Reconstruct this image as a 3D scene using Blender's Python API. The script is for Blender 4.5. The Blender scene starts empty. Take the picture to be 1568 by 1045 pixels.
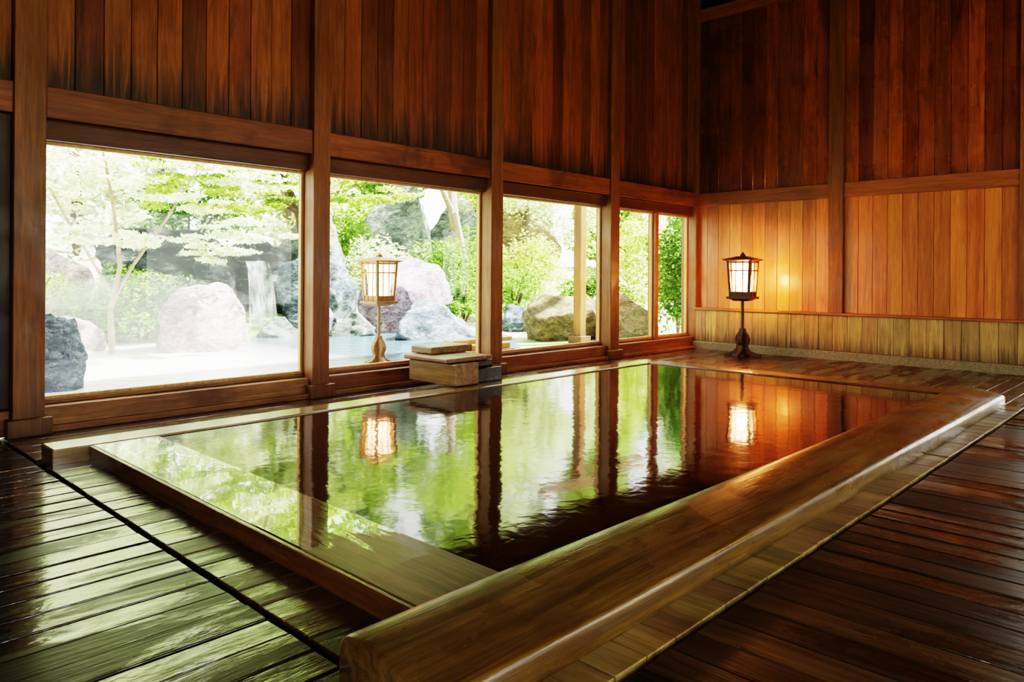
import bpy, bmesh, math, random
import numpy as np
from mathutils import Vector, Matrix, noise
random.seed(7); np.random.seed(7)
scene = bpy.context.scene
COL = scene.collection

# ------------------------------------------------------------------ helpers
def link(o, parent=None):
    COL.objects.link(o)
    if parent: o.parent = parent
    return o

def empty(name, loc=(0,0,0)):
    e = bpy.data.objects.new(name, None); e.location = loc; e.empty_display_size = .2
    return link(e)

class MB:
    def __init__(s): s.v=[]; s.f=[]; s.r=[]; s.m=[]
    def add(s, verts, faces, rnd=None, mat=0):
        if rnd is None: rnd=(random.random(),random.random(),random.random())
        b=len(s.v); s.v+= [tuple(p) for p in verts]
        for f in faces:
            s.f.append(tuple(b+i for i in f)); s.r.append(rnd); s.m.append(mat)
    def box(s,x0,x1,y0,y1,z0,z1,rnd=None,mat=0,tx=0,ty=0):
        v=[(x0,y0,z0),(x1,y0,z0),(x1,y1,z0),(x0,y1,z0),(x0,y0,z1-tx-ty),(x1,y0,z1+tx-ty),(x1,y1,z1+tx+ty),(x0,y1,z1-tx+ty)]
        f=[(3,2,1,0),(4,5,6,7),(0,1,5,4),(1,2,6,5),(2,3,7,6),(3,0,4,7)]
        s.add(v,f,rnd,mat)
    def frustum(s,cx,cy,z0,z1,hx0,hy0,hx1,hy1,rnd=None,mat=0):
        v=[(cx-hx0,cy-hy0,z0),(cx+hx0,cy-hy0,z0),(cx+hx0,cy+hy0,z0),(cx-hx0,cy+hy0,z0),
           (cx-hx1,cy-hy1,z1),(cx+hx1,cy-hy1,z1),(cx+hx1,cy+hy1,z1),(cx-hx1,cy+hy1,z1)]
        f=[(3,2,1,0),(4,5,6,7),(0,1,5,4),(1,2,6,5),(2,3,7,6),(3,0,4,7)]
        s.add(v,f,rnd,mat)
    def tube(s,pts,rad,seg=8,rnd=None,mat=0):
        pts=[Vector(p) for p in pts]; V=[];F=[]
        for i,p in enumerate(pts):
            d=(pts[min(i+1,len(pts)-1)]-pts[max(i-1,0)]).normalized()
            a=d.cross(Vector((0.13,0.97,0.2))).normalized(); b=d.cross(a)
            for k in range(seg):
                an=2*math.pi*k/seg
                V.append(p+(a*math.cos(an)+b*math.sin(an))*rad[i])
        for i in range(len(pts)-1):
            for k in range(seg):
                k2=(k+1)%seg
                F.append((i*seg+k,i*seg+k2,(i+1)*seg+k2,(i+1)*seg+k))
        F.append(tuple(range(seg))[::-1]); F.append(tuple(range((len(pts)-1)*seg,len(pts)*seg)))
        s.add(V,F,rnd,mat)
    def finish(s,name,mats,bevel=0,seg=2,parent=None,smooth=False,loc=None):
        me=bpy.data.meshes.new(name); me.from_pydata(s.v,[],s.f)
        for m in mats: me.materials.append(m)
        at=me.color_attributes.new('brd','FLOAT_COLOR','CORNER')
        arr=[]
        for f,r in zip(s.f,s.r):
            arr+= [r[0],r[1],r[2],1.0]*len(f)
        at.data.foreach_set('color',arr)
        me.polygons.foreach_set('material_index',s.m)
        if smooth: me.polygons.foreach_set('use_smooth',[True]*len(s.f))
        me.update()
        bm=bmesh.new(); bm.from_mesh(me); bmesh.ops.recalc_face_normals(bm,faces=bm.faces); bm.to_mesh(me); bm.free()
        o=bpy.data.objects.new(name,me); link(o,parent)
        if loc: o.location=loc
        if bevel:
            b=o.modifiers.new('bev','BEVEL'); b.width=bevel; b.segments=seg; b.limit_method='ANGLE'; b.angle_limit=math.radians(35)
        return o

# ------------------------------------------------------------------ materials
class NT:
    def __init__(s,name):
        s.mat=bpy.data.materials.new(name); s.mat.use_nodes=True
        s.t=s.mat.node_tree; s.t.nodes.clear()
        s.out=s.n('ShaderNodeOutputMaterial')
    def n(s,ty,**kw):
        x=s.t.nodes.new(ty)
        for k,v in kw.items(): setattr(x,k,v)
        return x
    def l(s,a,b): s.t.links.new(a,b)
    def noise(s,vec,scale,detail=4,rough=.55,dist=0):
        x=s.n('ShaderNodeTexNoise'); x.inputs['Scale'].default_value=scale; x.inputs['Detail'].default_value=detail
        x.inputs['Roughness'].default_value=rough; x.inputs['Distortion'].default_value=dist
        if vec is not None: s.l(vec,x.inputs['Vector'])
        return x.outputs['Fac']
    def mapr(s,val,a,b,c,d):
        x=s.n('ShaderNodeMapRange'); s.l(val,x.inputs[0])
        for i,q in enumerate((a,b,c,d)): x.inputs[i+1].default_value=q
        return x.outputs[0]
    def math(s,op,a,b=None):
        x=s.n('ShaderNodeMath',operation=op)
        for i,q in enumerate((a,b)):
            if q is None: continue
            if isinstance(q,(int,float)): x.inputs[i].default_value=q
            else: s.l(q,x.inputs[i])
        return x.outputs[0]
    def mix(s,fac,a,b,mode='MIX'):
        x=s.n('ShaderNodeMix',data_type='RGBA',blend_type=mode)
        if isinstance(fac,(int,float)): x.inputs[0].default_value=fac
        else: s.l(fac,x.inputs[0])
        for i,q in ((6,a),(7,b)):
            if isinstance(q,tuple): x.inputs[i].default_value=(*q[:3],1)
            else: s.l(q,x.inputs[i])
        return x.outputs[2]
    def mapping(s,vec,scale):
        x=s.n('ShaderNodeMapping'); x.inputs['Scale'].default_value=scale; s.l(vec,x.inputs['Vector']); return x.outputs[0]
    def bump(s,h,strength,dist=.01,normal=None):
        x=s.n('ShaderNodeBump'); x.inputs['Strength'].default_value=strength; x.inputs['Distance'].default_value=dist
        s.l(h,x.inputs['Height'])
        if normal: s.l(normal,x.inputs['Normal'])
        return x.outputs[0]
    def pos(s): return s.n('ShaderNodeNewGeometry').outputs['Position']

def wood(name, dark, light, axis='z', rough=(.35,.6), var=.45, stain=.3, staincol=(.02,.012,.006),
         zdark=None, spec=.5, wet=None, grain=1.0, coat=0, fine=1.0, bump=1.0, streak=0):
    m=NT(name); p=m.n('ShaderNodeBsdfPrincipled'); m.l(p.outputs[0],m.out.inputs[0])
    pos=m.pos()
    at=m.n('ShaderNodeAttribute',attribute_name='brd')
    off=m.n('ShaderNodeVectorMath',operation='MULTIPLY_ADD'); m.l(at.outputs['Color'],off.inputs[0]); off.inputs[1].default_value=(7,9,11); m.l(pos,off.inputs[2])
    sc={'x':(.5,9,9),'y':(9,.5,9),'z':(9,9,.5)}[axis]
    mp=m.mapping(off.outputs[0],tuple(q*grain for q in sc))
    g1=m.noise(mp,2.2,6,.6,.9)
    g2=m.noise(m.mapping(off.outputs[0],tuple(q*6*fine for q in sc)),2.0,3,.6,.2)
    sep=m.n('ShaderNodeSeparateColor'); m.l(at.outputs['Color'],sep.inputs[0])
    f=m.mapr(g1,.3,.72,0,1)
    col=m.mix(f,dark,light)
    fine_f=m.mapr(g2,.35,.7,.78,1.10)
    cmb=m.n('ShaderNodeCombineColor'); [m.l(fine_f,cmb.inputs[i]) for i in range(3)]
    col=m.mix(1.0,col,cmb.outputs[0],'MULTIPLY')
    bv=m.mapr(sep.outputs[0],0,1,1-var,1+var*.6)
    cmb2=m.n('ShaderNodeCombineColor'); m.l(bv,cmb2.inputs[0]); m.l(m.math('MULTIPLY',bv,m.mapr(sep.outputs[1],0,1,.90,1.10)),cmb2.inputs[1]); m.l(bv,cmb2.inputs[2])
    col=m.mix(1.0,col,cmb2.outputs[0],'MULTIPLY')
    s1=m.noise(m.mapping(off.outputs[0],(1.6,1.6,.9) if axis=='z' else (1,1,1)),1.1,5,.65,.5)
    s2=m.noise(m.mapping(pos,(1,1,.8)),.8,5,.65,.5)
    sf=m.math('MULTIPLY',m.mapr(s1,.5,.72,0,1),stain)
    if streak:
        s3=m.noise(m.mapping(off.outputs[0],(5,5,.7)),1.6,6,.7,.6)
        sf=m.math('MAXIMUM',sf,m.math('MULTIPLY',m.mapr(s3,.56,.70,0,1),streak))
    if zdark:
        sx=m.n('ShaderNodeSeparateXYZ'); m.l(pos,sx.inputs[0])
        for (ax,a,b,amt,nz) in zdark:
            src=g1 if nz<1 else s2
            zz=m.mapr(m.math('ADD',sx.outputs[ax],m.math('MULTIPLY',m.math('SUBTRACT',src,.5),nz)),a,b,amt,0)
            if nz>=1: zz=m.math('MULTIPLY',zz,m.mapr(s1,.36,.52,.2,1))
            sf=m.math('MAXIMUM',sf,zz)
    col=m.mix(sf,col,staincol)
    m.l(col,p.inputs['Base Color'])
    if wet:
        sy=m.n('ShaderNodeSeparateXYZ'); m.l(pos,sy.inputs[0])
        yy=m.math('ADD',sy.outputs[1],m.math('MULTIPLY',m.math('SUBTRACT',m.noise(m.mapping(pos,(9,1,1)),2.0,4,.6,.3),.5),.9))
        wf=m.mapr(yy,wet-.05,wet+.05,0,1)
        m.l(m.mapr(wf,0,1,.42,.05),p.inputs['Roughness'])
        m.l(m.mix(m.math('MULTIPLY',wf,.85),col,(.02,.014,.006)),p.inputs['Base Color'])
        m.l(m.mapr(wf,0,1,.05,1),p.inputs['Coat Weight']); p.inputs['Coat Roughness'].default_value=.015; p.inputs['Coat IOR'].default_value=1.6
        rp=m.noise(pos,3,2,.5,.4); m.l(m.bump(rp,.05,.02),p.inputs['Coat Normal'])
    else:
        r=m.mapr(m.noise(m.mapping(pos,(1.2,1.2,1.2)),1.6,4,.6,.6),.38,.62,rough[0],rough[1])
        m.l(r,p.inputs['Roughness'])
    p.inputs['Specular IOR Level'].default_value=spec
    m.l(m.bump(g2,.2*bump,.004,m.bump(g1,.22*bump,.008)),p.inputs['Normal'])
    if coat and not wet:
        p.inputs['Coat Weight'].default_value=coat; p.inputs['Coat Roughness'].default_value=.15
    return m.mat

def floor_wet(name,dark,light,axis,r0,r1,var=.4,coat=.6,thr=(.42,.56)):
    m=NT(name); p=m.n('ShaderNodeBsdfPrincipled'); m.l(p.outputs[0],m.out.inputs[0])
    pos=m.pos(); at=m.n('ShaderNodeAttribute',attribute_name='brd')
    off=m.n('ShaderNodeVectorMath',operation='MULTIPLY_ADD'); m.l(at.outputs['Color'],off.inputs[0]); off.inputs[1].default_value=(7,9,11); m.l(pos,off.inputs[2])
    sc={'x':(.6,10,10),'y':(10,.6,10)}[axis]
    g1=m.noise(m.mapping(off.outputs[0],sc),2,6,.65,.8)
    g2=m.noise(m.mapping(off.outputs[0],tuple(q*5 for q in sc)),2,3,.6,.2)
    sep=m.n('ShaderNodeSeparateColor'); m.l(at.outputs['Color'],sep.inputs[0])
    col=m.mix(m.mapr(g1,.32,.7,0,1),dark,light)
    bv=m.mapr(sep.outputs[0],0,1,1-var,1+var)
    c=m.n('ShaderNodeCombineColor'); [m.l(bv,c.inputs[i]) for i in range(3)]
    col=m.mix(1.0,col,c.outputs[0],'MULTIPLY')
    w=m.noise(m.mapping(pos,{'x':(.8,2.6,1),'y':(2.6,.8,1)}[axis]),1.7,6,.65,.8)
    w=m.math('ADD',w,m.mapr(sep.outputs[2],0,1,-.07,.07))
    wf=m.mapr(w,thr[0],thr[1],0,1)
    m.l(m.mix(wf,m.mix(.5,col,(.004,.003,.002)),col),p.inputs['Base Color'])
    m.l(m.mapr(wf,0,1,r0,r1),p.inputs['Roughness'])
    m.l(m.mapr(wf,0,1,coat,.06*coat),p.inputs['Coat Weight'])
    p.inputs['Coat Roughness'].default_value=.05; p.inputs['Coat IOR'].default_value=1.5
    m.l(m.mapr(wf,0,1,.5,.25),p.inputs['Specular IOR Level'])
    b1=m.bump(g1,.5,.006); b2=m.bump(g2,.4,.003,b1)
    m.l(b2,p.inputs['Normal'])
    rip=m.noise(m.mapping(pos,{'x':(1.6,6,2),'y':(6,1.6,2)}[axis]),2.5,4,.55,.4)
    m.l(m.bump(rip,.30,.018),p.inputs['Coat Normal'])
    return m.mat

def rockmat(name,c1,c2,c3,scale=2.0,spec=.3,rough=.75):
    m=NT(name); p=m.n('ShaderNodeBsdfPrincipled'); m.l(p.outputs[0],m.out.inputs[0])
    tc=m.pos(); mp=m.mapping(tc,(1,1,1.9))
    a=m.noise(mp,scale,8,.7,1.2); b=m.noise(mp,scale*3.0,8,.75,.8)
    v=m.noise(m.mapping(tc,(1,1,2.4)),scale*1.4,6,.6,2.0)
    col=m.mix(m.mapr(a,.42,.58,0,1),c1,c2); col=m.mix(m.mapr(b,.52,.62,0,.9),col,c3)
    vein=m.mapr(m.math('ABSOLUTE',m.math('SUBTRACT',v,.5)),0,.03,.85,0)
    col=m.mix(vein,col,tuple(q*.25 for q in c1))
    m.l(col,p.inputs['Base Color']); p.inputs['Roughness'].default_value=rough; p.inputs['Specular IOR Level'].default_value=spec
    m.l(m.bump(b,.9,.10,m.bump(v,.5,.12)),p.inputs['Normal'])
    return m.mat

def leafmat(name,c1,c2,trans=.5):
    m=NT(name); at=m.n('ShaderNodeAttribute',attribute_name='brd')
    sep=m.n('ShaderNodeSeparateColor'); m.l(at.outputs['Color'],sep.inputs[0])
    col=m.mix(sep.outputs[0],c1,c2)
    d=m.n('ShaderNodeBsdfDiffuse'); t=m.n('ShaderNodeBsdfTranslucent'); mx=m.n('ShaderNodeMixShader'); mx.inputs[0].default_value=trans
    m.l(col,d.inputs[0]); m.l(col,t.inputs[0]); m.l(d.outputs[0],mx.inputs[1]); m.l(t.outputs[0],mx.inputs[2])
    m.l(mx.outputs[0],m.out.inputs[0]); return m.mat

def plain(name,c,rough=.5,metal=0,noise_amt=.15,scale=20):
    m=NT(name); p=m.n('ShaderNodeBsdfPrincipled'); m.l(p.outputs[0],m.out.inputs[0])
    f=m.noise(m.pos(),scale,4); d=tuple(q*(1-noise_amt*2) for q in c)
    m.l(m.mix(f,d,tuple(min(1,q*(1+noise_amt)) for q in c)),p.inputs['Base Color'])
    p.inputs['Roughness'].default_value=rough; p.inputs['Metallic'].default_value=metal
    m.l(m.bump(f,.2,.005),p.inputs['Normal'])
    return m.mat

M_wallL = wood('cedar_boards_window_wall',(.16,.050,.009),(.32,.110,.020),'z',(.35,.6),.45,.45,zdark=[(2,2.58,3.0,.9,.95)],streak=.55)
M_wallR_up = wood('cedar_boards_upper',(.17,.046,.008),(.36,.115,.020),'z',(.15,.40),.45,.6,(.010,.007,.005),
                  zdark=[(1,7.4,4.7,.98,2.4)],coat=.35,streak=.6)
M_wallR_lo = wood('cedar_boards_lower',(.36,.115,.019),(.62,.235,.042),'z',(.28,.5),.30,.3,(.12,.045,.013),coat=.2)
M_wains = wood('weathered_wainscot',(.26,.165,.06),(.50,.34,.13),'z',(.45,.7),.28,.55,(.06,.04,.018),zdark=[(2,.10,.34,.8,.5)])
M_wallOther = wood('cedar_boards_dim',(.22,.07,.014),(.38,.13,.03),'z',(.4,.6),.35,.3)
M_post = wood('post_wood',(.15,.060,.013),(.30,.125,.028),'z',(.35,.6),.12,.35,zdark=[(2,.0,.35,.6,.4)])
M_railx = wood('rail_wood_x',(.14,.050,.011),(.30,.112,.025),'x',(.35,.6),.2,.85,(.022,.010,.005))
M_raily = wood('rail_wood_y',(.21,.072,.014),(.40,.150,.030),'y',(.35,.6),.15,.3)
M_sill = wood('sill_wood',(.13,.05,.014),(.30,.14,.045),'x',(.3,.6),.2,.75,(.085,.022,.008))
M_lintel = wood('lintel_dark',(.08,.03,.008),(.15,.058,.015),'x',(.35,.6),.2,.3)
M_jamb = wood('window_frame_light',(.40,.21,.07),(.60,.36,.13),'z',(.4,.6),.1,.1)
M_rim = wood('bath_rim_wet',(.10,.060,.024),(.28,.180,.078),'y',(.04,.12),.1,.3,wet=2.62,bump=.6)
M_rimdry= wood('bath_rim_dry',(.08,.034,.010),(.22,.10,.030),'y',(.15,.4),.2,.3,coat=.2)
M_rimx = wood('bath_rim_x',(.15,.095,.04),(.34,.23,.10),'x',(.06,.22),.2,.3,coat=.6,bump=.5)
M_log = wood('log_beam_wood',(.055,.031,.007),(.22,.135,.034),'x',(.2,.40),.05,.6,(.07,.024,.006),coat=.10,grain=.7,fine=1.2,bump=1.4)
M_strip = wood('pale_strip_boards',(.13,.085,.027),(.33,.22,.07),'y',(.3,.6),.3,.5,(.025,.013,.006))
M_far = floor_wet('floor_far',(.035,.016,.006),(.13,.06,.018),'x',.12,.35,.35,.6)
M_floorL = floor_wet('floor_left',(.014,.010,.007),(.050,.034,.020),'x',.08,.30,.40,1.0,(.42,.55))
M_floorS = floor_wet('floor_strip',(.035,.019,.008),(.12,.062,.022),'x',.10,.32,.4,.9)
M_floorR = floor_wet('floor_right',(.014,.009,.0035),(.075,.043,.014),'y',.14,.36,.6,.7,(.36,.52))
M_dark = plain('dark_gap',(.006,.005,.004),.8)
M_stone = plain('granite_base',(.24,.20,.12),.7,0,.6,60)
M_lantern = plain('lantern_wood',(.10,.035,.012),.45,0,.3,30)
M_lantern2 = plain('lantern_wood_pale',(.26,.13,.05),.45,0,.3,30)
M_roofm = plain('ceiling_wood',(.08,.03,.009),.6,0,.3,8)

def emis(name,c,s,tr=.35):
    m=NT(name); e=m.n('ShaderNodeEmission'); m.l(m.mix(m.noise(m.pos(),14,3),c,tuple(q*.85 for q in c)),e.inputs[0]); e.inputs[1].default_value=s
    t=m.n('ShaderNodeBsdfTransparent'); t.inputs[0].default_value=(1,.85,.7,1); mx=m.n('ShaderNodeMixShader'); mx.inputs[0].default_value=tr
    m.l(e.outputs[0],mx.inputs[1]); m.l(t.outputs[0],mx.inputs[2])
    m.l(mx.outputs[0],m.out.inputs[0]); return m.mat
M_paper=emis('lantern_paper',(1.0,.48,.25),15)

g=NT('window_glass'); tr=g.n('ShaderNodeBsdfTransparent'); tr.inputs[0].default_value=(.97,.98,.96,1)
gl=g.n('ShaderNodeBsdfGlossy'); gl.inputs['Roughness'].default_value=.0
fr=g.n('ShaderNodeFresnel'); fr.inputs[0].default_value=1.45; mx=g.n('ShaderNodeMixShader')
g.l(fr.outputs[0],mx.inputs[0]); g.l(tr.outputs[0],mx.inputs[1]); g.l(gl.outputs[0],mx.inputs[2]); g.l(mx.outputs[0],g.out.inputs[0])
M_glass=g.mat
w=NT('bath_water'); p=w.n('ShaderNodeBsdfPrincipled'); w.l(p.outputs[0],w.out.inputs[0])
pos=w.pos(); 
w.l(w.mix(w.noise(pos,.7,3),(.016,.007,.002),(.050,.016,.005)),p.inputs['Base Color'])
p.inputs['Roughness'].default_value=.06; p.inputs['IOR'].default_value=1.34; p.inputs['Specular IOR Level'].default_value=.5
n1=w.noise(w.mapping(pos,(1,1,1)),1.6,2,.5,.3); n2=w.noise(pos,9,2,.5,.4)
w.l(w.bump(n2,.05,.02,w.bump(n1,.045,.06)),p.inputs['Normal'])
M_water=w.mat
w=NT('outdoor_water_painted_haze'); p=w.n('ShaderNodeBsdfPrincipled'); w.l(p.outputs[0],w.out.inputs[0])
pos=w.pos(); sx=w.n('ShaderNodeSeparateXYZ'); w.l(pos,sx.inputs[0])
w.l(w.mix(w.mapr(sx.outputs[0],4.4,6.4,0,1),(.93,.95,.97),(.06,.11,.14)),p.inputs['Base Color'])  # white end paints steam haze and glare into the water colour
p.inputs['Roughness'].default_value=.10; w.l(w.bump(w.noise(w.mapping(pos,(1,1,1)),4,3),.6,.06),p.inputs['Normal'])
M_hazewater=w.mat

# ------------------------------------------------------------------ dimensions
YW=6.25; XW=11.05; ZC=5.9; YN=-2.6; XN=-3.0
posts=[(1.345,1.549),(3.775,3.958),(6.16,6.358),(8.55,8.76)]

mb=MB()
mb.box(-.95,-.75,YW,YW+.3,0,ZC)
mb.box(-2.99,-2.8,YW,YW+.3,0,ZC)
for a,b in posts: mb.box(a,b,YW,YW+.27,0,ZC)
mb.box(XW-.10,XW+.02,YW+.02,YW+.3,0,ZC)
for a,b in posts: mb.box(a-.04,b+.04,YW-.05,YW+.12,0,.13)
mb.finish('wall_window_posts',[M_post],.008)
mb=MB()
def vboards_x(mb,x0,x1,y0,y1,z0,z1,wd=.2):
    n=max(1,round((x1-x0)/wd)); s=(x1-x0)/n
    for i in range(n):
        mb.box(x0+i*s+.002,x0+(i+1)*s-.002,y0+random.uniform(0,.003),y1,z0,z1)
bays=[(-2.8,-.95),(-.75,1.345),(1.549,3.775),(3.958,6.16),(6.358,8.55),(8.76,XW-.1)]
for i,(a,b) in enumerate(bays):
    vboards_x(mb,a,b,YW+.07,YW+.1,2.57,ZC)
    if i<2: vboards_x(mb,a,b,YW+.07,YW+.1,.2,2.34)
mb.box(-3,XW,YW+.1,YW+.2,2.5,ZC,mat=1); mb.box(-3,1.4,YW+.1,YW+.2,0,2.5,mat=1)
mb.finish('wall_window_side',[M_wallL,M_dark],.004,1)
mb=MB()
for i,(a,b) in enumerate(bays):
    mb.box(a,b,YW+.02,YW+.30,2.345,2.575)
    if i>=2:
        mb.box(a,b,YW+.10,YW+.29,2.19,2.345,mat=1)
        mb.box(a,b,YW+.085,YW+.10,2.325,2.34,mat=1)
mb.finish('trim_header_beam',[M_railx,M_lintel],.008)
mb=MB()
for i,(a,b) in enumerate(bays):
    mb.box(a,b,YW+.06,YW+.31,0,.19); 
    if i>=2: mb.box(a,b,YW+.16,YW+.25,.19,.225)
mb.box(1.34,XW,YW+.0,YW+.07,0,.05)
mb.finish('trim_sill_beam',[M_sill],.01)
wi=0
gb=[(1.549,3.775),(3.958,6.16),(6.358,8.55),(8.76,9.90),(9.99,XW-.1)]
for a,b in gb:
    wi+=1
    e=empty('window_%d'%wi,((a+b)/2,YW+.2,1.2)); 
    m=MB(); f=.028; c=(a+b)/2
    L=lambda x:x-c
    m.box(L(a),L(a)+f,-.02,.03,.225-1.2,2.19-1.2); m.box(L(b)-f,L(b),-.02,.03,.225-1.2,2.19-1.2)
    m.box(L(a)+f,L(b)-f,-.02,.03,.225-1.2,.25-1.2); m.box(L(a)+f,L(b)-f,-.02,.03,2.165-1.2,2.19-1.2)
    m.finish('window_frame',[M_jamb],.003,1,parent=e)
    m=MB(); m.add([(L(a)+f,0,.25-1.2),(L(b)-f,0,.25-1.2),(L(b)-f,0,.965),(L(a)+f,0,.965)],[(0,1,2,3)])
    m.finish('glass_pane',[M_glass],parent=e)
mb=MB(); mb.box(9.90,9.99,YW+.13,YW+.27,.19,2.19); mb.finish('trim_window_mullion',[M_post],.005)

def vboards_y(mb,y0,y1,x0,x1,z0,z1,wd=.19,mat=0):
    n=max(1,round((y1-y0)/wd)); s=(y1-y0)/n
    for i in range(n):
        mb.box(x0+random.uniform(0,.004),x1,y0+i*s+.002,y0+(i+1)*s-.002,z0,z1,mat=mat)
pY=[(3.93,4.14),(1.60,1.80),(-.65,-.45)]
segs=[(4.14,YW+.07),(1.80,3.93),(-.45,1.60),(YN,-.65)]
mb=MB()
for k,(a,b) in enumerate(segs):
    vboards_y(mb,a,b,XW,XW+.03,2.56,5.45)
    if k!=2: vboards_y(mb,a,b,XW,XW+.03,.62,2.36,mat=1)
vboards_y(mb,1.60,YW+.05,XW-.10,XW-.06,.12,.64,.2,mat=2); vboards_y(mb,YN,-.45,XW-.10,XW-.06,.12,.64,.2,mat=2)
mb.box(XW+.03,XW+.2,YN,YW+.3,2.4,ZC,mat=3); mb.box(XW+.03,XW+.2,1.6,YW+.3,0,2.4,mat=3); mb.box(XW+.03,XW+.2,YN,-.5,0,2.4,mat=3)
mb.finish('wall_far',[M_wallR_up,M_wallR_lo,M_wains,M_dark],.004,1)
mb=MB()
for a,b in pY:
    mb.box(XW-.06,XW+.03,a,b,.66,ZC); mb.box(XW-.05,XW+.03,a,b,0,.66)
mb.finish('wall_far_posts',[M_post],.008)
mb=MB()
for a,b in segs: mb.box(XW-.04,XW+.03,a,b,2.35,2.565)
mb.box(XW-.06,XW+.03,YN,YW+.06,5.42,5.62)
mb.box(XW-.13,XW+.0,1.6,YW+.07,.64,.675); mb.box(XW-.13,XW+.0,YN,-.45,.64,.675)
mb.finish('trim_far_rail',[M_raily],.006)
mb=MB(); mb.box(XW-.16,XW+.03,1.6,YW+.05,-.02,.12); mb.box(XW-.16,XW+.03,YN,-.45,-.02,.12); mb.finish('baseboard_far',[M_stone],.01)
d1=empty('door_1',(XW+.05,.575,1.18)); m=MB()
for yy in (-1.0,-.02,.96): m.box(-.02,.02,yy,yy+.06,-1.13,1.16)
for zz in (-1.16,-.55,1.12): m.box(-.02,.02,-1.02,1.02,zz,zz+.06)
m.finish('door_frame',[M_jamb],.004,1,parent=d1)
m=MB(); m.add([(0,-1,-1.1),(0,1,-1.1),(0,1,1.13),(0,-1,1.13)],[(0,1,2,3)]); m.finish('door_glass',[M_glass],parent=d1)

def wall_with_windows_y(name,Y,x0,x1,sg):
    mb=MB(); ops=[(-1.8,1.2),(1.8,5.0),(5.6,8.8)]
    vboards_x(mb,x0,x1,Y-.03,Y,2.4,ZC,.25); vboards_x(mb,x0,x1,Y-.03,Y,0,.5,.25)
    ed=[x0]+[q for o in ops for q in o]+[x1]
    for i in range(0,len(ed),2): vboards_x(mb,ed[i],ed[i+1],Y-.03,Y,.5,2.4,.2)
    return mb.finish(name,[M_wallOther],.003,1)
wall_with_windows_y('wall_near',YN,XN,XW,1)
mb=MB()
vboards_y(mb,YN,YW+.1,XN-.03,XN,2.4,ZC,.25); vboards_y(mb,YN,YW+.1,XN-.03,XN,0,.5,.25)
vboards_y(mb,YN,-1.6,XN-.03,XN,.5,2.4); vboards_y(mb,1.6,YW+.1,XN-.03,XN,.5,2.4)
mb.finish('wall_entrance_side',[M_wallOther],.003,1)
mb=MB(); 
n=24
for i in range(n):
    a=YN-.6+i*(YW+.9-YN+.6)/n; b=YN-.6+(i+1)*(YW+.9-YN+.6)/n
    mb.box(XN-.6,XW+.6,a+.002,b-.002,ZC,ZC+.08)
for x in (-1,1.45,3.87,6.26,8.66): mb.box(x-.12,x+.12,YN,YW,ZC-.28,ZC)
mb.finish('ceiling',[M_roofm])

# ------------------------------------------------------------------ floor
mb=MB()
def fboards(mb,axis,x0,x1,y0,y1,wd,mat,gap=.004,jit=.002,z0=-.05,z1=0,tilt=.0012):
    if axis=='x':
        n=max(1,round((y1-y0)/wd)); s=(y1-y0)/n
        for i in range(n):
            j=random.uniform(-jit,jit); mb.box(x0,x1,y0+i*s+gap/2,y0+(i+1)*s-gap/2,z0,z1+j,mat=mat,ty=random.uniform(-tilt,tilt))
    else:
        n=max(1,round((x1-x0)/wd)); s=(x1-x0)/n
        for i in range(n):
            j=random.uniform(-jit,jit); mb.box(x0+i*s+gap/2,x0+(i+1)*s-gap/2,y0,y1,z0,z1+j,mat=mat,tx=random.uniform(-tilt,tilt))
fboards(mb,'x',XN,1.265,YN,YW+.05,.15,0,.008,.003,tilt=.0025)
fboards(mb,'x',1.295,1.60,1.30,5.20,.17,1,.006,tilt=.002)
fboards(mb,'x',1.295,8.3,5.44,YW+.05,.2,1,.004)
fboards(mb,'y',1.295,XW,YN,1.265,.155,2,.007,.003,tilt=.002)
fboards(mb,'y',1.295,8.3,1.295,1.47,.17,3,.005)
fboards(mb,'x',8.2,XW-.1,1.295,YW+.05,.16,4,.004)
mb.box(XN,1.6,YN,YW+.3,-.12,-.052,mat=5); mb.box(1.6,8.2,YN,1.6,-.12,-.052,mat=5); mb.box(8.2,XW,YN,YW+.3,-.12,-.052,mat=5); mb.box(1.6,8.2,5.4,YW+.3,-.12,-.052,mat=5)
mb.finish('floor',[M_floorL,M_floorS,M_floorR,M_strip,M_far,M_dark],.004,2)

# ------------------------------------------------------------------ bath
bath=empty('wooden_bath',(1.5,1.5,0))
def fin(mb,name,mats,bev=0,seg=2,smooth=False):
    o=mb.finish(name,mats,bev,seg,smooth=smooth); o.parent=bath; o.matrix_parent_inverse=Matrix.Translation((-1.5,-1.5,0)); return o
mb=MB(); mb.box(1.56,1.96,1.75,5.2,-.05,.090); fin(mb,'rim_near_plank',[M_rim],.006,2)
mb=MB(); mb.box(1.535,1.562,1.80,5.2,-.02,.088); fin(mb,'rim_near_edge_board',[M_rimdry],.006)
mb=MB(); mb.box(1.33,8.25,5.2,5.45,-.04,.095); fin(mb,'rim_back_plank',[M_rimx],.01,3)
mb=MB(); mb.box(7.95,8.27,1.6,5.2,-.05,.095); fin(mb,'rim_far_plank',[M_rimdry],.01,3)
mb=MB(); mb.box(1.9,1.96,1.8,5.2,-.5,-.05); mb.box(7.95,8.0,1.8,5.2,-.5,-.05); mb.box(1.9,8,1.75,1.8,-.5,-.05); mb.box(1.9,8,5.2,5.25,-.5,-.05); mb.box(1.9,8,1.75,5.25,-.55,-.5)
fin(mb,'tub_walls',[M_rimdry])
prof=[(1.437,-.02),(1.435,.045),(1.435,.078),(1.439,.091),(1.449,.100),(1.463,.105),(1.50,.113),(1.56,.126),(1.62,.138),(1.68,.147),(1.74,.153),(1.79,.154),(1.825,.148),(1.85,.134),(1.864,.112),(1.868,.08),(1.87,-.04)]
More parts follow.
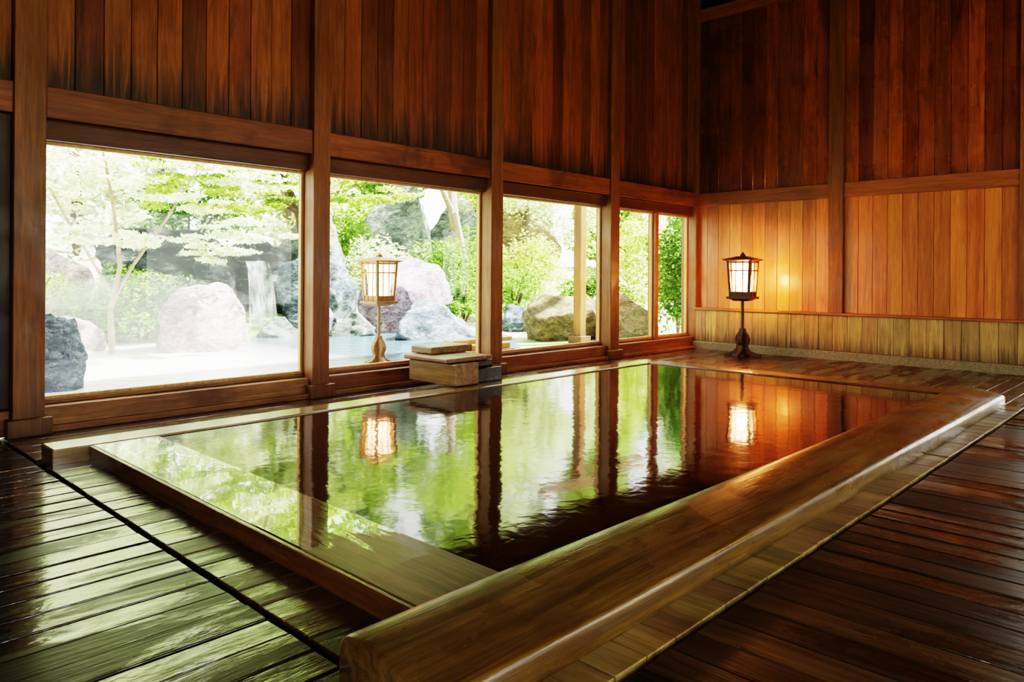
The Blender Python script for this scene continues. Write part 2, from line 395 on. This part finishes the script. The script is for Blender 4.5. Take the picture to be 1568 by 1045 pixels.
mb=MB(); NX=70; V=[];F=[]; n=len(prof); cy,cz=1.655,.05
for i in range(NX+1):
    t=i/NX; 
    x=1.215+(8.16-1.215)*t
    e=1.0
    if i in(0,NX): e=.93
    if i in(1,NX-1): x=(1.222 if i==1 else 8.153); e=.985
    if i in(2,NX-2): x=(1.240 if i==2 else 8.135)
    for (pp,q) in prof:
        wob=.004*noise.noise(Vector((x*.8,pp*3,q*5)))
        V.append((x, cy+(pp-cy)*e+wob, (q if q<0 else cz+(q-cz)*e+wob)))
for i in range(NX):
    for k in range(n):
        k2=(k+1)%n; F.append((i*n+k,i*n+k2,(i+1)*n+k2,(i+1)*n+k))
F.append(tuple(range(n))); F.append(tuple(range(NX*n,(NX+1)*n))[::-1])
mb.add(V,F,(.6,.4,.5))
o=fin(mb,'front_beam',[M_log],0,2,True)
mb=MB(); mb.add([(1.95,1.78,.083),(7.96,1.78,.083),(7.96,5.21,.083),(1.95,5.21,.083)],[(0,1,2,3)]); fin(mb,'bath_water_surface',[M_water])

sp=empty('wooden_water_spout',(5.1,5.7,0))
M_sp=wood('spout_wood',(.13,.065,.022),(.34,.19,.07),'y',(.3,.55),.2,.6,(.04,.018,.008))
M_spd=plain('spout_dark_wet',(.035,.024,.014),.2,0,.4,10)
mb=MB()
mb.box(4.80,5.12,5.36,6.08,.10,.315)
mb.box(4.76,5.40,5.44,6.12,.32,.365)
mb.box(4.92,5.50,5.86,6.2,.365,.44)
mb.box(5.14,5.52,5.42,6.1,.09,.24,mat=1); mb.box(5.14,5.46,5.5,6.1,.24,.31,mat=1)
o=mb.finish('spout_box',[M_sp,M_spd],.014,3); o.parent=sp; o.matrix_parent_inverse=Matrix.Translation((-5.1,-5.7,0))

# ------------------------------------------------------------------ lanterns
def lantern(x,y,z,rot=0,pale=False,power=22,sc=1.0):
    e=empty('standing_lantern',(x,y,z)); e.rotation_euler=(0,0,rot); e.scale=(sc,sc,sc)
    mw=M_lantern2 if pale else M_lantern
    m=MB()
    foot=[(-.27,0),(-.27,.05),(-.20,.062),(-.13,.085),(-.085,.13),(-.08,.17),(-.105,.22),(-.11,.27),(-.08,.33),(-.045,.38),(-.038,.42),
          (.038,.42),(.045,.38),(.08,.33),(.11,.27),(.105,.22),(.08,.17),(.085,.13),(.13,.085),(.20,.062),(.27,.05),(.27,0),(.18,0),(.15,.025),(-.15,.025),(-.18,0)]
    def slab(axis):
        n=len(foot); th=.03
        if axis=='x': V=[(p,-th,q) for p,q in foot]+[(p,th,q) for p,q in foot]
        else: V=[(-th,p,q) for p,q in foot]+[(th,p,q) for p,q in foot]
        F=[tuple(range(n)),tuple(range(n,2*n))[::-1]]+[(i,(i+1)%n,n+(i+1)%n,n+i) for i in range(n)]
        m.add(V,F)
    slab('x'); slab('y')
    m.tube([(0,0,.38),(0,0,.86)],[.022,.022],10)
    b0,b1=.86,1.42
    m.frustum(0,0,b0-.03,b0,.10,.10,.15,.15); m.box(-.185,.185,-.185,.185,b0,b0+.035)
    for sx in(-1,1):
        for sy in(-1,1):
            h0,h1=.135,.165
            V=[];w=.018
            for (h,zz) in((h0,b0+.03),(h1,b1)):
                for a,b in((-w,-w),(w,-w),(w,w),(-w,w)): V.append((sx*h+a,sy*h+b,zz))
            m.add(V,[(3,2,1,0),(4,5,6,7),(0,1,5,4),(1,2,6,5),(2,3,7,6),(3,0,4,7)])
    for zz,h in((b0+.10,.141),(b0+.42,.157),(b1-.015,.165)):
        t=.009
        for s in(-1,1):
            m.box(-h,h,s*h-t,s*h+t,zz-t,zz+t); m.box(s*h-t,s*h+t,-h,h,zz-t,zz+t)
    for k in(-.05,.05):
        for s in(-1,1):
            t=.007; hh=.148
            m.box(k-t,k+t,s*hh-t,s*hh+t,b0+.04,b1); m.box(s*hh-t,s*hh+t,k-t,k+t,b0+.04,b1)
    for s in(-1,1):
        m.box(-.135,.135,s*.14-.008,s*.14+.008,b0+.035,b0+.10); m.box(s*.14-.008,s*.14+.008,-.135,.135,b0+.035,b0+.10)
    m.box(-.20,.20,-.20,.20,b1,b1+.025); m.frustum(0,0,b1+.025,b1+.075,.235,.235,.06,.06); m.frustum(0,0,b1+.012,b1+.026,.225,.225,.235,.235)
    m.frustum(0,0,b1+.075,b1+.10,.03,.03,.035,.035); m.frustum(0,0,b1+.10,b1+.135,.025,.025,.006,.006)
    m.finish('lantern_frame',[mw],.003,1,parent=e)
    m=MB(); m.frustum(0,0,b0+.10,b1-.03,.105,.105,.12,.12); m.finish('lantern_paper_shade',[M_paper],parent=e)
    l=bpy.data.lights.new('lantern_bulb','POINT'); l.energy=power; l.color=(1,.42,.14); l.shadow_soft_size=.07
    lo=bpy.data.objects.new('lantern_bulb',l); link(lo,e)
    lo.location=(0.0,0,b1-.28)
    return e
lantern(10.3,5.12,0,.12,power=190)
lantern(5.84,8.04,-.03,.05,True,sc=.97,power=20)

def fill_lamp(x,y,z,pw):  # added warm fill lamp, out of view, shaped like a ceiling pendant
    e=empty('added_fill_lamp',(x,y,z)); m=MB()
    m.tube([(0,0,.2),(0,0,ZC-z)],[.01,.01],6); m.frustum(0,0,.18,.21,.2,.2,.17,.17); m.frustum(0,0,-.2,-.18,.15,.15,.17,.17)
    for sx in(-1,1):
        for sy in(-1,1): m.box(sx*.17-.012,sx*.17+.012,sy*.17-.012,sy*.17+.012,-.2,.2)
    m.finish('fill_lamp_frame',[M_lantern],parent=e)
    m=MB(); m.frustum(0,0,-.17,.17,.14,.14,.14,.14); m.finish('fill_lamp_shade',[M_paper],parent=e)
    l=bpy.data.lights.new('fill_lamp_bulb','POINT'); l.energy=pw; l.color=(1,.58,.26); l.shadow_soft_size=.12
    lo=bpy.data.objects.new('fill_lamp_bulb',l); link(lo,e)
fill_lamp(8.2,-.8,3.4,150); fill_lamp(2.6,-1.5,3.9,15)

# ------------------------------------------------------------------ garden
def gz(x,y):
    z=-.16
    if y>13.5: z+= min(1,(y-13.5)/7.0)*1.7
    if y>6.6: z+=.05*noise.noise(Vector((x*.5,y*.5,0)))
    return z
nx,ny=90,90; X0,X1,Y0,Y1=-14,34,-14,34
V=[];F=[]
for j in range(ny+1):
    for i in range(nx+1):
        x=X0+(X1-X0)*i/nx; y=Y0+(Y1-Y0)*j/ny; V.append((x,y,gz(x,y)))
for j in range(ny):
    for i in range(nx):
        a=j*(nx+1)+i; F.append((a,a+1,a+nx+2,a+nx+1))
V=[(x,y,(z if not(XN-.4<x<XW+.4 and YN-.4<y<YW+.4) else -.8)) for x,y,z in V]
mb=MB(); mb.add(V,F,(.5,.5,.5))
m=NT('garden_soil'); p=m.n('ShaderNodeBsdfPrincipled'); m.l(p.outputs[0],m.out.inputs[0]); ps=m.pos()
m.l(m.mix(m.mapr(m.noise(ps,.9,6),.4,.6,0,1),(.42,.40,.33),(.16,.24,.07)),p.inputs['Base Color']); p.inputs['Roughness'].default_value=.9
mb.finish('garden_ground',[m.mat],smooth=True)
V=[(5.3,10.2,-.04)];N=40
for i in range(N):
    a=2*math.pi*i/N; r=1+.10*math.sin(3*a+1)+.06*math.sin(5*a)
    V.append((5.3+5.0*r*math.cos(a),10.3+3.5*r*math.sin(a),-.04))
mb=MB(); mb.add(V,[(0,i+1,(i+1)%N+1) for i in range(N)]); mb.finish('outdoor_bath_water',[M_hazewater])

RM={'blue':rockmat('rock_blue',(.06,.09,.13),(.21,.27,.32),(.46,.52,.56)),
    'pink':rockmat('rock_pink',(.32,.22,.23),(.62,.50,.52),(.80,.72,.71)),
    'purple':rockmat('rock_purple',(.17,.12,.18),(.40,.33,.40),(.64,.60,.66)),
    'dark':rockmat('rock_dark',(.012,.018,.016),(.055,.07,.065),(.17,.21,.19),1.3),
    'tan':rockmat('rock_tan',(.15,.11,.05),(.36,.28,.16),(.08,.12,.025)),
    'grey':rockmat('rock_grey',(.06,.08,.07),(.18,.22,.19),(.34,.39,.32),1.0)}
def rock(c,r,kind,seed,name='garden_boulder',rz=0):
    bm=bmesh.new(); bmesh.ops.create_icosphere(bm,subdivisions=5,radius=1)
    rs=random.Random(seed); pl=[]
    for i in range(22):
        d=Vector((rs.gauss(0,1),rs.gauss(0,1),rs.gauss(0,.8))).normalized(); pl.append((d,rs.uniform(.58,.90)))
    for v in bm.verts:
        p=v.co.copy()
        for d,h in pl:
            k=p.dot(d)-h
            if k>0: p-=d*k*.95
        nv=noise.fractal(p*1.7+Vector((seed,0,0)),1.0,2.1,6)
        rd=1-abs(noise.noise(p*2.6+Vector((0,seed,0))))
        p*=1+.12*nv+.10*(rd-.8)
        v.co=Vector((p.x*r[0]*1.18,p.y*r[1]*1.18,p.z*r[2]*1.22))
    me=bpy.data.meshes.new(name); bm.to_mesh(me); bm.free(); me.materials.append(RM[kind])
    me.polygons.foreach_set('use_smooth',[True]*len(me.polygons))
    o=bpy.data.objects.new(name,me); link(o); o.location=c; o.rotation_euler=(0,0,rz)
    return o
rock((2.08,9.0,.10),(.52,.5,.70),'blue',3)
rock((5.26,12.0,.12),(.82,.6,.90),'pink',5)
rock((8.4,16.1,.75),(1.2,1.0,1.25),'dark',8)
rock((6.4,16.3,1.15),(1.7,.9,.8),'dark',12,rz=-.3)
rock((6.9,15.4,.5),(.6,.5,.9),'dark',13)
rock((9.2,15.0,.6),(1.0,.8,1.2),'blue',15)
rock((8.3,13.9,.0),(.55,.5,.5),'blue',17)
rock((10.5,13.2,.5),(1.05,.85,1.25),'purple',22)
rock((14.4,19,2.1),(1.3,1.1,1.9),'grey',25)
rock((9.5,11.2,.0),(.95,.6,.56),'blue',28)
rock((8.5,12.6,.0),(.5,.4,.35),'grey',29)
rock((12.0,10.1,.05),(1.0,.8,.82),'tan',31)
rock((12.9,12.2,.0),(.42,.4,.45),'blue',34)
rock((12.9,9.0,.1),(.65,.6,.68),'tan',36)
rock((4.0,15.2,.75),(.75,.6,.95),'pink',38)
rock((20.0,19.0,2.0),(1.8,1.2,1.9),'tan',40)
rock((17.4,19.2,2.0),(1.1,1.0,1.7),'grey',41)
rock((3.6,13.0,.0),(.4,.4,.4),'pink',44)
rock((7.3,13.4,.0),(.45,.4,.3),'grey',46)
rock((10.2,17.0,1.3),(1.2,.8,1.4),'grey',48)
wf=NT('waterfall_water'); p=wf.n('ShaderNodeBsdfPrincipled'); wf.l(p.outputs[0],wf.out.inputs[0]); p.inputs['Base Color'].default_value=(.85,.9,.92,1); p.inputs['Roughness'].default_value=.3
wf.l(wf.mapr(wf.noise(wf.mapping(wf.pos(),(7,7,.4)),1.5,3),.33,.72,.0,.5),p.inputs['Alpha'])
mb=MB(); V=[];F=[]
for i in range(9):
    t=i/8; z=1.45-1.5*t; y=14.75-.35*math.sqrt(t)
    for k in range(6): V.append((7.3+.5*k/5+(k-2.5)*.03*t,y+.03*math.sin(k*2.),z))
for i in range(8):
    for k in range(5): a=i*6+k; F.append((a,a+1,a+7,a+6))
mb.add(V,F); mb.finish('waterfall',[wf.mat],smooth=True)

LM={'lime':leafmat('leaf_lime',(.22,.36,.07),(.58,.68,.22),.5),
    'green':leafmat('leaf_green',(.06,.16,.03),(.30,.46,.11),.4),
    'pale':leafmat('leaf_pale',(.40,.48,.24),(.80,.84,.55),.5),
    'whitened':leafmat('leaf_whitened',(.50,.54,.40),(.86,.88,.72),.5),  # brightness put into the leaf colour, so floor reflections come out whiter
    'dark':leafmat('leaf_dark',(.025,.08,.02),(.12,.24,.05),.3)}
M_bark=plain('bark',(.13,.095,.06),.9,0,.4,12)
M_barkp=plain('bark_pale',(.28,.22,.15),.9,0,.4,12)
def leaves(clusters,size,kind,name,trunks=None,bark=None,seed=1):
    rs=np.random.RandomState(seed); P=[]
    for cx,cy,cz,rx,ry,rz,n in clusters:
        d=rs.normal(size=(n,3)); d/=np.linalg.norm(d,axis=1)[:,None]
        rad=rs.uniform(.35,1,size=(n,1))**.5
        nb=max(4,n//90); cc=rs.normal(size=(nb,3)); cc/=np.linalg.norm(cc,axis=1)[:,None]; cc*=rs.uniform(.4,1,size=(nb,1))
        q=cc[rs.randint(0,nb,n)]+d*rad*.33
        P.append(q*np.array([rx,ry,rz])+np.array([cx,cy,cz]))
    P=np.concatenate(P); n=len(P)
    u=rs.normal(size=(n,3)); u[:,2]*=.5; u/=np.linalg.norm(u,axis=1)[:,None]
    w=rs.normal(size=(n,3))*.6; w[:,2]*=.3; v=np.cross(u,np.array([0,0,1.])+w); v/=np.linalg.norm(v,axis=1)[:,None]+1e-6
    s=size*rs.uniform(.6,1.3,size=(n,1))
    vs=np.stack([P-u*s,P-v*s*.45+u*s*.1,P+u*s,P+v*s*.45+u*s*.1],axis=1).reshape(-1,3)
    me=bpy.data.meshes.new(name); 
    tv=[];tf=[]
    if trunks:
        t=MB()
        for pts,rad in trunks: t.tube(pts,rad,8)
        tv=t.v; tf=t.f
    base=len(vs)
    faces=[tuple(range(4*i,4*i+4)) for i in range(n)]+[tuple(base+k for k in f) for f in tf]
    me.from_pydata([tuple(p) for p in vs.tolist()]+list(tv),[],faces)
    me.materials.append(LM[kind]); me.materials.append(bark or M_bark)
    me.polygons.foreach_set('material_index',[0]*n+[1]*len(tf))
    at=me.color_attributes.new('brd','FLOAT_COLOR','CORNER')
    r=rs.uniform(0,1,n); col=np.ones((n*4+sum(len(f) for f in tf),4)); col[:n*4,0]=np.repeat(r,4); col[n*4:,0]=.5
    at.data.foreach_set('color',col.ravel().tolist())
    me.update(); o=bpy.data.objects.new(name,me); link(o); return o

def pads(c,R,zr,k,rs,n=260,th=.10,rr=(.5,.9)):
    out=[]
    for i in range(k):
        a=rs.uniform(0,2*math.pi); d=math.sqrt(rs.uniform(0,1))*R
        out.append((c[0]+d*math.cos(a),c[1]+d*.6*math.sin(a),rs.uniform(*zr),rs.uniform(*rr),rs.uniform(*rr),th,n))
    return out
R=random.Random(3)
leaves(pads((3.6,11.2),2.4,(1.45,4.4),64,R,260),.055,'pale','maple_tree',
   [([(3.85,12,-.1),(3.82,12,.6),(3.92,11.9,1.3),(3.75,11.7,2.2),(3.5,11.5,3.2)],[.05,.04,.035,.025,.015]),
    ([(3.82,12,.7),(4.1,11.9,1.3),(4.5,11.7,2.0),(4.9,11.5,2.8)],[.03,.025,.02,.01]),
    ([(3.83,12,.9),(3.6,12,1.3),(3.2,11.8,1.9),(2.8,11.5,2.5)],[.03,.022,.018,.01])],M_barkp,1)
leaves(pads((7.8,14.5),3.4,(2.4,6.5),76,R,300,.12,(.6,1.1)),.075,'lime','maple_tree',
   [([(9.6,15.9,.2),(9.3,15.7,1.5),(8.9,15.4,2.6),(8.2,15,3.6),(7.6,14.6,4.6)],[.13,.11,.09,.06,.03]),
    ([(9.1,15.6,2.0),(9.4,15.2,3.0),(10,15,4.2)],[.07,.05,.02]),
    ([(8.9,15.4,2.6),(7.8,15,3.0),(6.8,14.8,3.2)],[.06,.04,.02])],M_bark,2)
def shrub(c,r,n,kind,size,seed,name='garden_shrub'):
    rs=random.Random(seed); tr=[]
    for i in range(4):
        a=rs.uniform(0,6.28); tr.append(([(c[0],c[1],c[2]-r[2]*1.0),(c[0]+.3*r[0]*math.cos(a),c[1]+.3*r[1]*math.sin(a),c[2]),(c[0]+.6*r[0]*math.cos(a),c[1]+.6*r[1]*math.sin(a),c[2]+.6*r[2])],[.03,.025,.01]))
    return leaves([(c[0],c[1],c[2],r[0],r[1],r[2],n)],size,kind,name,tr,None,seed)
shrub((4.9,13.6,.65),(1.0,.7,.65),3800,'green',.055,11)
shrub((6.0,14.4,.5),(.8,.6,.5),2200,'green',.055,12)
shrub((3.2,14.2,.7),(.9,.6,.7),2200,'lime',.055,13)
shrub((12.4,14.4,1.0),(1.0,.9,1.1),3800,'green',.06,14)
shrub((14.2,13.6,.7),(1.2,.8,.8),3600,'green',.06,15)
shrub((14.8,16,1.4),(1.6,1,1.2),4200,'green',.07,16)
shrub((17.5,16,1.2),(1.6,1,1.2),4200,'lime',.07,17)
shrub((12.0,16.4,1.3),(1.2,.9,1.0),3000,'pale',.065,18)
shrub((14.6,11.0,.6),(1.2,.8,.8),3800,'green',.06,19)
shrub((15.2,9.9,1.4),(1.1,.9,1.3),4200,'lime',.06,20)
shrub((13.6,8.2,1.3),(.8,.6,1.3),3800,'green',.06,21)
shrub((12.7,7.5,1.2),(.55,.5,1.2),2600,'dark',.055,22)
shrub((11.3,12.4,.3),(.6,.5,.4),1500,'green',.05,23)
shrub((13.3,10.8,.35),(.5,.4,.4),1300,'green',.05,24)
shrub((7.2,17.4,2.4),(1.7,.8,.9),2600,'dark',.065,25)
shrub((11.0,17.6,2.2),(1.4,.8,1.2),3000,'green',.07,26)
shrub((11.6,12.7,.7),(.45,.4,.5),1300,'green',.05,27)
leaves([(14.6,16.6,5.0,1.8,1.2,1.3,2600),(16.0,17.0,4.6,1.6,1.1,1.2,2200)],.08,'lime','garden_tree',
   [([(14.3,15.6,0),(14.2,15.6,1.6),(13.95,15.7,2.9),(14.3,16.2,4.4)],[.22,.18,.15,.08]),([(13.95,15.7,2.9),(13.3,15.9,4.2)],[.10,.04])],M_barkp,31)
leaves([(19.5,17.8,4.6,2.2,1.2,1.6,3600),(22.5,17.8,4.2,2.0,1.2,1.8,3200)],.09,'pale','garden_tree',
   [([(19.0,17.6,0),(19.1,17.6,2),(19.3,17.8,4.2)],[.16,.13,.06]),([(22.2,17.8,0.5),(22.4,17.8,3.8)],[.14,.06])],M_bark,32)
for i in range(15):
    x=-2+i*2.6; y=21+1.5*math.sin(i*2.1)
    kd='whitened' if i<5 else ['pale','lime','green','lime','pale'][i%5]
    cl=[(x,y,3.0,1.9,1.2,1.7,2200),(x+.8,y+.5,5.6,2.0,1.3,1.9,2200),(x-.6,y+.8,8.2,2.0,1.3,1.9,1900),(x+.3,y+1.2,10.6,2.0,1.3,1.6,1300)]
    leaves(cl,.15,kd,'background_tree',[([(x,y,.8),(x+.1,y,3),(x,y+.3,6),(x,y+.5,9)],[.16,.13,.09,.03])],M_bark,60+i)
mb=MB(); mb.box(11.32,11.5,9.0,9.18,-.2,2.9); mb.box(10.3,13.6,9.0,9.18,2.9,3.1); mb.box(11.25,11.57,8.93,9.25,-.2,.0)
mb.finish('veranda_post',[M_post],.01)
mb=MB(); mb.box(7.0,7.9,7.5,8.2,-.12,.12); mb.box(7.05,7.85,7.55,8.15,.12,.20,mat=0); mb.box(6.9,8.1,7.75,7.95,.20,.26)
mb.finish('outdoor_wooden_trough',[M_jamb],.012)
# steam hanging over the outdoor bath (thin scattering volume)
st=NT('steam'); sv=st.n('ShaderNodeVolumeScatter'); sv.inputs['Color'].default_value=(1,1,1,1); sv.inputs['Density'].default_value=.07; sv.inputs['Anisotropy'].default_value=.1
st.l(sv.outputs[0],st.out.inputs['Volume'])
bm=bmesh.new(); bmesh.ops.create_icosphere(bm,subdivisions=3,radius=1)
for v in bm.verts: v.co=Vector((3.3+v.co.x*1.9,9.3+v.co.y*1.8,.1+v.co.z*1.1)) 
me=bpy.data.meshes.new('bath_steam'); bm.to_mesh(me); bm.free(); me.materials.append(st.mat)
link(bpy.data.objects.new('bath_steam',me))

# ------------------------------------------------------------------ lights
wd=bpy.data.worlds.new('World'); scene.world=wd; wd.use_nodes=True
nt=wd.node_tree; bg=nt.nodes['Background']
tc=nt.nodes.new('ShaderNodeTexCoord'); sp_=nt.nodes.new('ShaderNodeSeparateXYZ'); cr=nt.nodes.new('ShaderNodeValToRGB')
nt.links.new(tc.outputs['Generated'],sp_.inputs[0]); nt.links.new(sp_.outputs[2],cr.inputs[0]); nt.links.new(cr.outputs[0],bg.inputs[0])
cr.color_ramp.elements[0].color=(.97,1,.92,1); cr.color_ramp.elements[1].color=(.95,.97,1,1); cr.color_ramp.elements[1].position=.5
bg.inputs[1].default_value=3.3
s=bpy.data.lights.new('sun','SUN'); s.energy=27; s.angle=math.radians(2); s.color=(1,.96,.88)
so=bpy.data.objects.new('sun',s); link(so)
so.rotation_euler=Vector((.55,-.28,.78)).to_track_quat('Z','Y').to_euler()

# ------------------------------------------------------------------ camera
cam=bpy.data.cameras.new('camera'); co=bpy.data.objects.new('camera',cam); link(co)
cam.sensor_width=36; cam.lens=25.94; cam.shift_y=-.065; cam.clip_end=200; cam.clip_start=.05
co.matrix_world=Matrix.Translation((0,0,1.2))@Matrix.Rotation(math.radians(-46.2),4,'Z')@Matrix.Rotation(math.radians(90),4,'X')@Matrix.Rotation(math.radians(.38),4,'Z')
scene.camera=co
scene.view_settings.view_transform='Filmic'
try: scene.view_settings.look='Very High Contrast'
except Exception as ex: print(ex)
scene.view_settings.exposure=.85
